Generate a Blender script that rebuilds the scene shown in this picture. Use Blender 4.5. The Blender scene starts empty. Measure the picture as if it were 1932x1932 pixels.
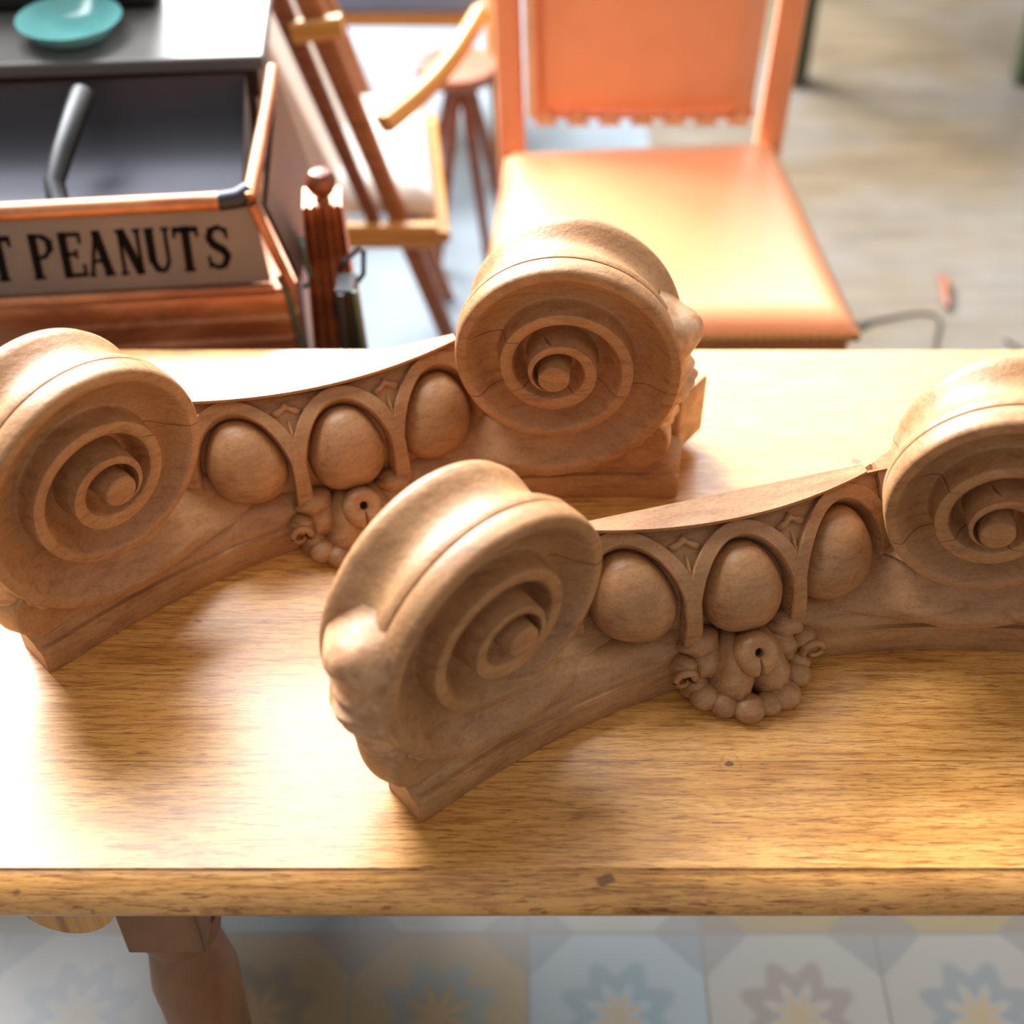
import bpy, math, random
from mathutils import Vector, Matrix
random.seed(7)
R = math.radians
PI = math.pi
TOP = 0.76            # height of the table top above the floor

# ------------------------------------------------------------------ camera
cam_d = bpy.data.cameras.new('camera')
cam = bpy.data.objects.new('camera', cam_d)
bpy.context.scene.collection.objects.link(cam)
cam.location = (0, 0, TOP + 1.0)
cam.rotation_euler = (R(90 - 44), 0, 0)
cam_d.sensor_width = 36
cam_d.lens = 2616.7 / 1932 * 36
cam_d.clip_start = 0.05
cam_d.dof.use_dof = True
cam_d.dof.focus_distance = 1.25
cam_d.dof.aperture_fstop = cam_d.lens / 1000 / 0.019
sc = bpy.context.scene
sc.camera = cam

# ------------------------------------------------------------------ world
w = bpy.data.worlds.new('world')
sc.world = w
w.use_nodes = True
bg = w.node_tree.nodes['Background']
bg.inputs[0].default_value = (1.0, 0.965, 0.925, 1)
bg.inputs[1].default_value = 0.42

def area(name, loc, target, sx, sy, energy, col):
    l = bpy.data.lights.new(name, 'AREA')
    l.shape = 'RECTANGLE'; l.size = sx; l.size_y = sy; l.energy = energy; l.color = col
    o = bpy.data.objects.new(name, l)
    sc.collection.objects.link(o)
    o.location = loc
    o.rotation_euler = (Vector(target) - Vector(loc)).to_track_quat('-Z', 'Y').to_euler()
    return o
area('window_light', (-2.1, 4.5, TOP + 2.5), (-0.3, 1.2, TOP), 3.2, 1.3, 980, (0.94, 0.97, 1.0))
area('skylight_light', (-1.35, 2.55, TOP + 3.2), (-0.6, 0.8, TOP), 2.3, 1.0, 125, (0.94, 0.97, 1.0))
area('far_window_light', (0.9, 5.6, TOP + 3.1), (0.3, 1.3, TOP), 3.0, 1.4, 150, (0.96, 0.98, 1.0))

sc.view_settings.view_transform = 'Standard'
sc.view_settings.look = 'None'
sc.view_settings.gamma = 1
sc.view_settings.use_curve_mapping = False
sc.view_settings.exposure = 0.35

# ------------------------------------------------------------------ helpers
def lin(c):
    return tuple(((x / 255) / 12.92 if x / 255 <= .04045 else ((x / 255 + .055) / 1.055) ** 2.4) for x in c) + (1,)

class MB:
    def __init__(s): s.v = []; s.f = []
    def add(s, vs, fs):
        n = len(s.v); s.v += [tuple(p) for p in vs]; s.f += [tuple(i + n for i in f) for f in fs]
    def grid(s, rows, cu=False, cv=False):
        nr, nc = len(rows), len(rows[0]); fs = []
        for i in range(nr if cu else nr - 1):
            for j in range(nc if cv else nc - 1):
                a = i * nc + j; b = i * nc + (j + 1) % nc
                c = ((i + 1) % nr) * nc + (j + 1) % nc; d = ((i + 1) % nr) * nc + j
                fs.append((a, b, c, d))
        s.add([p for r in rows for p in r], fs)
    def fan(s, loop, centre):
        s.add(list(loop) + [centre], [(i, (i + 1) % len(loop), len(loop)) for i in range(len(loop))])
    def box(s, c, d, rot=None, taper=1.0):
        vs = []
        for z in (-1, 1):
            k = taper if z > 0 else 1
            for x, y in ((-1, -1), (1, -1), (1, 1), (-1, 1)):
                p = Vector((x * d[0] / 2 * k, y * d[1] / 2 * k, z * d[2] / 2))
                if rot is not None: p = rot @ p
                vs.append(tuple(p + Vector(c)))
        s.add(vs, [(3, 2, 1, 0), (4, 5, 6, 7), (0, 1, 5, 4), (1, 2, 6, 5), (2, 3, 7, 6), (3, 0, 4, 7)])
    def prism(s, poly, z0, z1):
        n = len(poly)
        s.add([(x, y, z0) for x, y in poly] + [(x, y, z1) for x, y in poly],
              [tuple(range(n - 1, -1, -1)), tuple(range(n, 2 * n))] + [(i, (i + 1) % n, n + (i + 1) % n, n + i) for i in range(n)])
    def tube(s, pts, rad, n=10, flat=1.0, up=(0, 0, 1)):
        pts = [Vector(p) for p in pts]; rows = []
        if not hasattr(rad, '__len__'): rad = [rad] * len(pts)
        for i, p in enumerate(pts):
            t = (pts[min(i + 1, len(pts) - 1)] - pts[max(i - 1, 0)]).normalized()
            a = t.cross(Vector(up))
            if a.length < 1e-3: a = t.cross(Vector((1, 0, 0)))
            a.normalize(); b = t.cross(a)
            rows.append([tuple(p + a * rad[i] * math.cos(2 * PI * k / n) + b * rad[i] * flat * math.sin(2 * PI * k / n)) for k in range(n)])
        s.grid(rows, cv=True)
        s.fan(rows[0], pts[0]); s.fan(rows[-1][::-1], pts[-1])
    def lathe(s, prof, c=(0, 0, 0), n=32, M=None):
        rows = []
        for r, z in prof:
            rr = []
            for k in range(n):
                p = Vector((r * math.cos(2 * PI * k / n), r * math.sin(2 * PI * k / n), z))
                if M is not None: p = M @ p
                rr.append(tuple(p + Vector(c)))
            rows.append(rr)
        s.grid(rows, cv=True)
    def build(s, name, mat, parent=None, smooth=True, bevel=0, merge=True, angle=40):
        me = bpy.data.meshes.new(name)
        me.from_pydata(s.v, [], s.f)
        import bmesh
        bm = bmesh.new(); bm.from_mesh(me)
        if merge: bmesh.ops.remove_doubles(bm, verts=bm.verts, dist=1e-5)
        bmesh.ops.recalc_face_normals(bm, faces=bm.faces)
        bm.to_mesh(me); bm.free()
        me.materials.append(mat)
        o = bpy.data.objects.new(name, me)
        sc.collection.objects.link(o)
        if smooth:
            for p in me.polygons: p.use_smooth = True
            me.set_sharp_from_angle(angle=R(angle))
        if bevel:
            m = o.modifiers.new('bevel', 'BEVEL'); m.width = bevel; m.segments = 3; m.limit_method = 'ANGLE'; m.angle_limit = R(35)
        if parent is not None: o.parent = parent
        return o

def tag(o, label=None, cat=None, group=None, kind=None):
    if label: o['label'] = label
    if cat: o['category'] = cat
    if group: o['group'] = group
    if kind: o['kind'] = kind
    return o
def thing(name, label, cat, loc=(0, 0, 0), rz=0, group=None):
    o = bpy.data.objects.new(name, None)
    o.empty_display_size = .05
    sc.collection.objects.link(o); o.location = loc; o.rotation_euler = (0, 0, rz)
    return tag(o, label, cat, group)
def smoothstep(a, b, x):
    t = max(0, min(1, (x - a) / (b - a))); return t * t * (3 - 2 * t)

# ------------------------------------------------------------------ materials
class NT:
    def __init__(s, name, rough=.5, metal=0, spec=.5):
        s.m = bpy.data.materials.new(name); s.m.use_nodes = True
        s.n = s.m.node_tree.nodes; s.l = s.m.node_tree.links
        s.b = s.n['Principled BSDF']
        s.b.inputs['Roughness'].default_value = rough
        s.b.inputs['Metallic'].default_value = metal
        s.b.inputs['Specular IOR Level'].default_value = spec
    def new(s, t, **k):
        n = s.n.new(t)
        for a, b in k.items(): setattr(n, a, b)
        return n
    def coord(s, scale=(1, 1, 1), rot=(0, 0, 0), loc=(0, 0, 0), kind='Object'):
        t = s.new('ShaderNodeTexCoord'); m = s.new('ShaderNodeMapping')
        m.inputs['Scale'].default_value = scale; m.inputs['Rotation'].default_value = rot; m.inputs['Location'].default_value = loc
        s.l.new(t.outputs[kind], m.inputs[0]); return m.outputs[0]
    def noise(s, vec, scale, detail=4, rough=.55, dist=0):
        n = s.new('ShaderNodeTexNoise'); n.inputs['Scale'].default_value = scale; n.inputs['Detail'].default_value = detail
        n.inputs['Roughness'].default_value = rough; n.inputs['Distortion'].default_value = dist
        s.l.new(vec, n.inputs['Vector']); return n.outputs[0]
    def ramp(s, fac, stops):
        r = s.new('ShaderNodeValToRGB'); e = r.color_ramp.elements
        while len(e) < len(stops): e.new(.5)
        for i, (p, c) in enumerate(stops): e[i].position = p; e[i].color = c
        s.l.new(fac, r.inputs[0]); return r.outputs[0]
    def mix(s, fac, a, b, mode='MIX'):
        m = s.new('ShaderNodeMix', data_type='RGBA', blend_type=mode)
        if isinstance(fac, (int, float)): m.inputs[0].default_value = fac
        else: s.l.new(fac, m.inputs[0])
        for i, x in ((6, a), (7, b)):
            if isinstance(x, tuple): m.inputs[i].default_value = x
            else: s.l.new(x, m.inputs[i])
        return m.outputs[2]
    def math(s, op, a, b=None, c=None):
        m = s.new('ShaderNodeMath', operation=op)
        for i, x in enumerate((a, b, c)):
            if x is None: continue
            if isinstance(x, (int, float)): m.inputs[i].default_value = x
            else: s.l.new(x, m.inputs[i])
        return m.outputs[0]
    def color(s, c):
        if isinstance(c, tuple): s.b.inputs['Base Color'].default_value = c
        else: s.l.new(c, s.b.inputs['Base Color'])
        return s
    def bump(s, h, strength=.3, dist=.001):
        n = s.new('ShaderNodeBump'); n.inputs['Strength'].default_value = strength; n.inputs['Distance'].default_value = dist
        s.l.new(h, n.inputs['Height']); s.l.new(n.outputs[0], s.b.inputs['Normal'])
        return s
W1 = (1, 1, 1, 1); K1 = (0, 0, 0, 1)

def carved_wood():
    t = NT('carved_wood', .48, 0, .4)
    v = t.coord((1, 1, 1)); g = t.coord((1.2, 9, 14), rot=(.15, .1, .08))
    n1 = t.noise(v, 14, 5, .6); n2 = t.noise(g, 9, 6, .65, .6); n3 = t.noise(v, 260, 2, .6)
    base = t.ramp(n1, [(.28, lin((136, 92, 56))), (.5, lin((160, 113, 72))), (.72, lin((178, 132, 88)))])
    gr = t.ramp(n2, [(.32, lin((116, 76, 48))), (.5, lin((170, 124, 82))), (.75, lin((186, 142, 98)))])
    c = t.mix(.42, base, gr)
    fine = t.ramp(n3, [(.3, (.78, .76, .74, 1)), (.6, W1)])
    c = t.mix(.7, c, fine, 'MULTIPLY')
    # sparse dark dings and bluish worn marks
    n4 = t.noise(v, 38, 3, .5)
    mk = t.ramp(n4, [(.74, K1), (.80, W1)])
    c = t.mix(t.math('MULTIPLY', mk, .55), c, lin((96, 84, 74)))
    # hairline shakes running across the scrolls
    sp = t.new('ShaderNodeSeparateXYZ'); t.l.new(v, sp.inputs[0])
    wig = t.math('MULTIPLY', t.math('SUBTRACT', t.noise(v, 13, 1.5, .5), .5), .045)
    ax = t.math('ABSOLUTE', sp.outputs[0])
    for z0, xa, xb in ((.152, .0, .40), (.208, .10, .19)):
        d_ = t.math('ABSOLUTE', t.math('SUBTRACT', t.math('ADD', sp.outputs[2], wig), z0))
        k_ = t.math('MULTIPLY', t.math('LESS_THAN', d_, .0006), t.math('MULTIPLY', t.math('GREATER_THAN', ax if xa else sp.outputs[0], max(xa, .12)), t.math('LESS_THAN', ax, xb)))
        c = t.mix(t.math('MULTIPLY', k_, .7), c, lin((70, 38, 24)))
    t.color(c)
    h = t.math('ADD', t.math('MULTIPLY', n3, .5), t.math('MULTIPLY', t.noise(v, 60, 3, .6), 1.2))
    t.bump(h, .5, .0012)
    return t.m
def worn_wood():
    t = NT('worn_pale_wood', .5)
    v = t.coord(); n1 = t.noise(v, 40, 5, .6)
    t.color(t.ramp(n1, [(.35, lin((150, 104, 68))), (.55, lin((186, 140, 100))), (.75, lin((196, 170, 146)))]))
    t.bump(t.noise(v, 90, 4), .5, .002)
    return t.m

def oak_table():
    t = NT('oak_table_top', .30, 0, .5)
    v = t.coord((1, 1, 1))
    # boards run along x; each board gets its own offset of the grain
    sep = t.new('ShaderNodeSeparateXYZ'); t.l.new(v, sep.inputs[0])
    bw = .165
    yb = t.math('DIVIDE', t.math('ADD', sep.outputs[1], .3935), bw)
    bi = t.math('FLOOR', yb); fr = t.math('FRACT', yb)
    wn = t.new('ShaderNodeTexWhiteNoise', noise_dimensions='1D'); t.l.new(bi, wn.inputs['W'])
    comb = t.new('ShaderNodeCombineXYZ')
    t.l.new(t.math('MULTIPLY_ADD', wn.outputs[0], 9, sep.outputs[0]), comb.inputs[0])
    t.l.new(sep.outputs[1], comb.inputs[1]); t.l.new(t.math('MULTIPLY', wn.outputs[0], 5), comb.inputs[2])
    def mp(sc_):
        m = t.new('ShaderNodeMapping'); m.inputs['Scale'].default_value = sc_; t.l.new(comb.outputs[0], m.inputs[0]); return m.outputs[0]
    g1 = t.noise(mp((1.1, 7, 1)), 3.2, 6, .6, 1.4)
    g2 = t.noise(mp((6, 95, 1)), 3.5, 5, .65, .5)
    g3 = t.noise(mp((14, 240, 1)), 4, 3, .6)
    wv = t.new('ShaderNodeTexWave', wave_type='BANDS', bands_direction='Y'); wv.inputs['Scale'].default_value = 13
    wv.inputs['Distortion'].default_value = 9; wv.inputs['Detail'].default_value = 3; wv.inputs['Detail Scale'].default_value = 1.2
    t.l.new(mp((.5, 1.5, 1)), wv.inputs['Vector'])
    c = t.ramp(g1, [(.25, lin((182, 122, 56))), (.45, lin((212, 152, 78))), (.62, lin((224, 166, 92))), (.8, lin((200, 140, 68)))])
    c = t.mix(t.math('MULTIPLY', wv.outputs[0], .16), c, lin((172, 114, 56)))
    c = t.mix(.75, c, t.ramp(g2, [(.38, (.50, .38, .26, 1)), (.53, W1)]), 'MULTIPLY')
    c = t.mix(.8, c, t.ramp(g3, [(.36, (.36, .26, .18, 1)), (.44, W1)]), 'MULTIPLY')
    # dark dings
    n4 = t.noise(mp((3.2, 7, 1)), 6, 2, .5)
    c = t.mix(t.math('MULTIPLY', t.ramp(n4, [(.735, K1), (.77, W1)]), .75), c, lin((84, 58, 38)))
    # knots with rings
    for kx, ky, kr in ((-.145, .875, .022), (.37, 1.115, .018), (.19, .72, .012)):
        sub = t.new('ShaderNodeVectorMath', operation='SUBTRACT'); t.l.new(v, sub.inputs[0]); sub.inputs[1].default_value = (kx, ky - .95, 0)
        nz = t.new('ShaderNodeVectorMath', operation='MULTIPLY'); t.l.new(sub.outputs[0], nz.inputs[0]); nz.inputs[1].default_value = (.8, 1.1, 0)
        le = t.new('ShaderNodeVectorMath', operation='LENGTH'); t.l.new(nz.outputs[0], le.inputs[0])
        dd = t.math('ADD', le.outputs['Value'], t.math('MULTIPLY', t.math('SUBTRACT', t.noise(v, 60, 4), .5), .018))
        ring = t.math('SINE', t.math('MULTIPLY', dd, 900))
        ringm = t.math('MULTIPLY', t.math('GREATER_THAN', ring, .2), t.math('LESS_THAN', dd, kr))
        c = t.mix(t.math('MULTIPLY', ringm, .22), c, lin((110, 74, 42)))
        c = t.mix(t.math('MULTIPLY', t.math('LESS_THAN', dd, kr * .25), .8), c, lin((86, 60, 40)))
    # thin dark joints between the boards
    j = t.math('LESS_THAN', t.math('ABSOLUTE', t.math('SUBTRACT', fr, .5)), .4955)
    c = t.mix(t.math('MULTIPLY', t.math('SUBTRACT', 1, j), .5), c, lin((110, 70, 36)))
    t.color(c)
    rr = t.new('ShaderNodeMapRange'); t.l.new(g1, rr.inputs[0]); rr.inputs[3].default_value = .24; rr.inputs[4].default_value = .40
    t.l.new(rr.outputs[0], t.b.inputs['Roughness'])
    t.b.inputs['Coat Weight'].default_value = .42; t.b.inputs['Coat Roughness'].default_value = .34
    t.bump(t.math('ADD', g3, t.math('MULTIPLY', g2, .8)), .25, .0006)
    return t.m

def plain(name, rgb, rough=.5, metal=0, var=.12, scale=20, bump=0, spec=.5):
    t = NT(name, rough, metal, spec); v = t.coord()
    a = lin(rgb); lo = tuple(x * (1 - var) for x in a[:3]) + (1,); hi = tuple(min(1, x * (1 + var)) for x in a[:3]) + (1,)
    n = t.noise(v, scale, 4)
    t.color(t.ramp(n, [(.3, lo), (.7, hi)]))
    if bump: t.bump(n, bump, .002)
    return t.m
def grainy(name, dark, light, scale=(2, 2, 30), rough=.4, n=5):
    t = NT(name, rough); v = t.coord(scale)
    t.color(t.ramp(t.noise(v, n, 5, .6, .5), [(.3, lin(dark)), (.7, lin(light))]))
    return t.m

M = {}
M['carved'] = carved_wood()
M['worn'] = worn_wood()
M['oak'] = oak_table()
M['leg_wood'] = grainy('dark_oak_leg', (92, 58, 36), (140, 94, 58), (3, 3, 1.2))
M['hole'] = plain('dark_hole', (40, 26, 18), .9)

# ------------------------------------------------------------------ setting
def floor_concrete():
    t = NT('pale_blue_concrete', .62); v = t.coord()
    n = t.noise(v, 2.2, 6, .6); n2 = t.noise(v, 30, 4, .6)
    c = t.ramp(n, [(.3, lin((94, 104, 112))), (.55, lin((116, 128, 136))), (.75, lin((134, 144, 150)))])
    c = t.mix(.5, c, t.ramp(n2, [(.35, (.86, .88, .9, 1)), (.6, W1)]), 'MULTIPLY')
    t.color(c); t.bump(n2, .1, .002); return t.m
def floor_boards():
    t = NT('weathered_floorboards', .6); v = t.coord((1.3, 10, 1)); o = t.coord()
    n = t.noise(v, 2.4, 6, .65, .6); n2 = t.noise(t.coord((2, 30, 1)), 5, 4, .6)
    c = t.ramp(n, [(.25, lin((66, 55, 41))), (.45, lin((93, 79, 59))), (.6, lin((102, 88, 66))), (.8, lin((111, 98, 79)))])
    c = t.mix(.6, c, t.ramp(n2, [(.3, (.62, .58, .54, 1)), (.55, W1)]), 'MULTIPLY')
    big = t.noise(o, 1.6, 3)
    c = t.mix(t.math('MULTIPLY', t.ramp(big, [(.45, K1), (.65, W1)]), .6), c, lin((106, 106, 105)))
    t.color(c); t.bump(n2, .2, .002); return t.m
def floor_tiles():
    t = NT('patchwork_cement_tiles', .34); v = t.coord()
    S = .24
    sep = t.new('ShaderNodeSeparateXYZ'); t.l.new(v, sep.inputs[0])
    ux = t.math('DIVIDE', t.math('ADD', sep.outputs[0], 10.058), S); uy = t.math('DIVIDE', t.math('ADD', sep.outputs[1], 10.06), S)
    ix, iy = t.math('FLOOR', ux), t.math('FLOOR', uy)
    fx = t.math('SUBTRACT', t.math('FRACT', ux), .5); fy = t.math('SUBTRACT', t.math('FRACT', uy), .5)
    comb = t.new('ShaderNodeCombineXYZ'); t.l.new(ix, comb.inputs[0]); t.l.new(iy, comb.inputs[1])
    wn = t.new('ShaderNodeTexWhiteNoise', noise_dimensions='2D'); t.l.new(comb.outputs[0], wn.inputs['Vector'])
    rnd = t.math('FRACT', t.math('ADD', t.math('ADD', t.math('MULTIPLY', ix, .2), t.math('MULTIPLY', iy, .4)), .37))
    r = t.math('SQRT', t.math('ADD', t.math('MULTIPLY', fx, fx), t.math('MULTIPLY', fy, fy)))
    ang = t.math('ARCTAN2', fy, fx)
    petal = t.math('MULTIPLY_ADD', t.math('COSINE', t.math('MULTIPLY', ang, 8)), .05, r)
    base = t.ramp(rnd, [(0, lin((110, 107, 102))), (.35, lin((107, 94, 70))), (.6, lin((105, 112, 115))), (.85, lin((112, 109, 104)))])
    base.node.color_ramp.interpolation = 'CONSTANT'
    orn = t.ramp(rnd, [(0, lin((80, 89, 94))), (.3, lin((84, 82, 73))), (.55, lin((77, 94, 99))), (.8, lin((90, 82, 73)))])
    orn.node.color_ramp.interpolation = 'CONSTANT'
    ring = t.ramp(petal, [(0, K1), (.13, K1), (.17, W1), (.27, W1), (.31, K1)])
    c = t.mix(t.math('MULTIPLY', ring, .6), base, orn)
    corner = t.math('GREATER_THAN', t.math('ADD', t.math('ABSOLUTE', fx), t.math('ABSOLUTE', fy)), .72)
    c = t.mix(t.math('MULTIPLY', corner, .5), c, lin((80, 82, 84)))
    cen = t.math('LESS_THAN', petal, .09)
    c = t.mix(t.math('MULTIPLY', cen, .7), c, lin((119, 102, 70)))
    gro = t.math('GREATER_THAN', t.math('MAXIMUM', t.math('ABSOLUTE', fx), t.math('ABSOLUTE', fy)), .49)
    c = t.mix(gro, c, lin((92, 89, 84)))
    t.color(c); return t.m
def flat(name, pts, z, mat, th=.02):
    m = MB(); m.prism(pts, z - th, z); o = m.build(name, mat, smooth=False); tag(o, kind='structure'); return o
M['concrete'] = floor_concrete(); M['boards'] = floor_boards(); M['tiles'] = floor_tiles()
flat('floor', [(-6, 1.25), (.36, 1.25), (.30, 9), (-6, 9)], 0, M['concrete']).name = 'floor'
flat('floor_boards', [(.36, 1.25), (6, 1.25), (6, 9), (.30, 9)], 0, M['boards'])
flat('floor_tiles', [(-6, -2), (6, -2), (6, 1.25), (-6, 1.25)], 0, M['tiles'])

M['plaster'] = plain('warm_plaster', (196, 188, 176), .8, 0, .04, 3)
for nm, c_, d_ in (('wall_back', (0, 6.05, 2.2), (12, .1, 4.4)), ('wall_right', (5.0, 2.0, 2.2), (.1, 8, 4.4))):
    m = MB(); m.box(c_, d_); tag(m.build(nm, M['plaster'], smooth=False), kind='structure')
# ------------------------------------------------------------------ table
tb = thing('oak_table', 'long waxed oak table with rounded edge that carries the two carvings', 'table', (0, .95, 0))
m = MB()
yf, yb_ = .6155 - .95, 1.311 - .95
prof = [(yf, TOP), (yf - .001, TOP - .0025), (yf - .004, TOP - .003), (yf - .010, TOP - .005), (yf - .019, TOP - .011), (yf - .025, TOP - .020), (yf - .026, TOP - .028),
        (yf - .022, TOP - .038), (yf - .013, TOP - .046), (yf - .002, TOP - .049), (yf + .002, TOP - .056), (yf + .002, TOP - .060)]
back = [(yb_ - .002, TOP - .056), (yb_, TOP - .04), (yb_, TOP)]
ring = [(y, z - TOP) for y, z in prof + back]
rows = []
for i in range(61):
    x = -.66 + 1.91 * i / 60
    rows.append([(x, y, z) for y, z in ring])
m.grid(rows, cv=True)
m.add([(-.66, y, z) for y, z in ring], [tuple(range(len(ring)))]); m.add([(1.25, y, z) for y, z in ring], [tuple(range(len(ring)))])
tt = m.build('table_top', M['oak'], tb, angle=50); tt.location = (0, 0, TOP)
# scalloped apron below the front edge and the legs
m = MB()
pts = []
N = 260
for i in range(N + 1):
    x = -.62 + 1.84 * i / N
    u = (x + .392) / .045
    z = TOP - .092 - .050 * max(0, 1 - u * u) ** .6
    if x > -.345: z = TOP - .092
    pts.append((x, z))
rows = [[(x, yf + .02, TOP - .058), (x, yf + .02, z), (x, yf + .042, z), (x, yf + .042, TOP - .058)] for x, z in pts]
m.grid(rows, cv=True)
m.build('apron', M['oak'], tb)
m = MB(); m.box((.30, yb_ - .05, TOP - .10), (1.8, .022, .085)); m.build('apron', M['oak'], tb, bevel=.002)
def table_leg(x, y):
    m = MB()
    pr = [(.034, 0), (.040, .01), (.040, .04), (.026, .06), (.022, .09), (.030, .12), (.034, .2), (.040, .34), (.044, .46), (.036, .52), (.028, .54), (.040, .555), (.040, .58), (.0, .58)]
    m.lathe([(0, 0)] + pr, (x, y, 0), 28); m.box((x, y, .64), (.072, .085, .125))
    m.build('leg', M['leg_wood'], tb, bevel=.002)
for x, y in ((-.318, yf + .065), (.93, yf + .065), (-.325, yb_ - .09), (.93, yb_ - .09)): table_leg(x, y)

# ------------------------------------------------------------------ carved capital halves
KX = 1.5
PHI0, PHI1 = R(-2), R(69)
NS = 60
tab = []
for i in range(NS + 1):
    a = PHI0 + (PHI1 - PHI0) * i / NS
    tab.append((-.040 + .083 * math.cos(a), .056 + .099 * math.sin(a), a))
arc = [0]
for i in range(NS): arc.append(arc[-1] + math.hypot(tab[i + 1][0] - tab[i][0], tab[i + 1][1] - tab[i][1]))
LS = arc[-1]
def echinus(x, s, off=0):
    """point of the egg band: x along the face, s up the curved profile, off outwards (front, z)"""
    k = s / LS * NS
    i = max(0, min(NS - 1, int(math.floor(k))))
    # locate by arc length
    i = 0 if s <= 0 else NS - 1
    if 0 < s < LS:
        lo, hi = 0, NS
        while hi - lo > 1:
            mid = (lo + hi) // 2
            if arc[mid] <= s: lo = mid
            else: hi = mid
        i = lo
    f = (s - arc[i]) / (arc[i + 1] - arc[i])
    y = tab[i][0] + (tab[i + 1][0] - tab[i][0]) * f
    z = tab[i][1] + (tab[i + 1][1] - tab[i][1]) * f
    a = tab[i][2] + (tab[i + 1][2] - tab[i][2]) * max(0, min(1, f))
    ny, nz = math.cos(a) * .099, math.sin(a) * .083
    l = math.hypot(ny, nz); ny /= l; nz /= l
    sl = 2 * KX * x * .8; q = math.hypot(1, sl)
    return (x + off * ny * sl / q, -(y - KX * x * x + off * ny / q), z + off * nz)
RB = .044; RH = LS - .0075 - RB
def yfront(x): return .043 + .75 * x * x

# spiral of the volutes: outer edge radius and recess, fitted as smooth curves of the angle
KN0, KN1 = -155.0, 990.0
RK = [.1615, .1317, .1186, .1112, .0877, .0833, .0737, .0631, .0495, .0464, .0399, .0344, .0246, .0186]
HK = [.0122, .0122, .0141, .0090, 0.0]
def cr(vals, t):
    n = len(vals); x = max(0, min(n - 1 - 1e-9, (t - KN0) / (KN1 - KN0) * (n - 1))); i = int(x); f = x - i
    g = lambda j: vals[max(0, min(n - 1, j))]
    p0, p1, p2, p3 = g(i - 1), g(i), g(i + 1), g(i + 2)
    return .5 * (2 * p1 + (-p0 + p2) * f + (2 * p0 - 5 * p1 + 4 * p2 - p3) * f * f + (-p0 + 3 * p1 - 3 * p2 + p3) * f ** 3)
LR = [math.log(r) for r in RK]
def rad(t):
    if t >= KN1: return .0150
    r = math.exp(cr(LR, t))
    if t > KN1 - 150: r += (.0150 - RK[-1]) * smoothstep(KN1 - 150, KN1, t)
    if t < -92:
        k = smoothstep(-92, -104, t)
        r = r * (1 - k) + k * .1335 / math.sin(R(-t))
    return r
def rec(t):
    return cr(HK, t) + .008 * smoothstep(-104, -134, t)
YAW, TILT = R(22.99), R(-1.6)
T0 = -140
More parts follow.
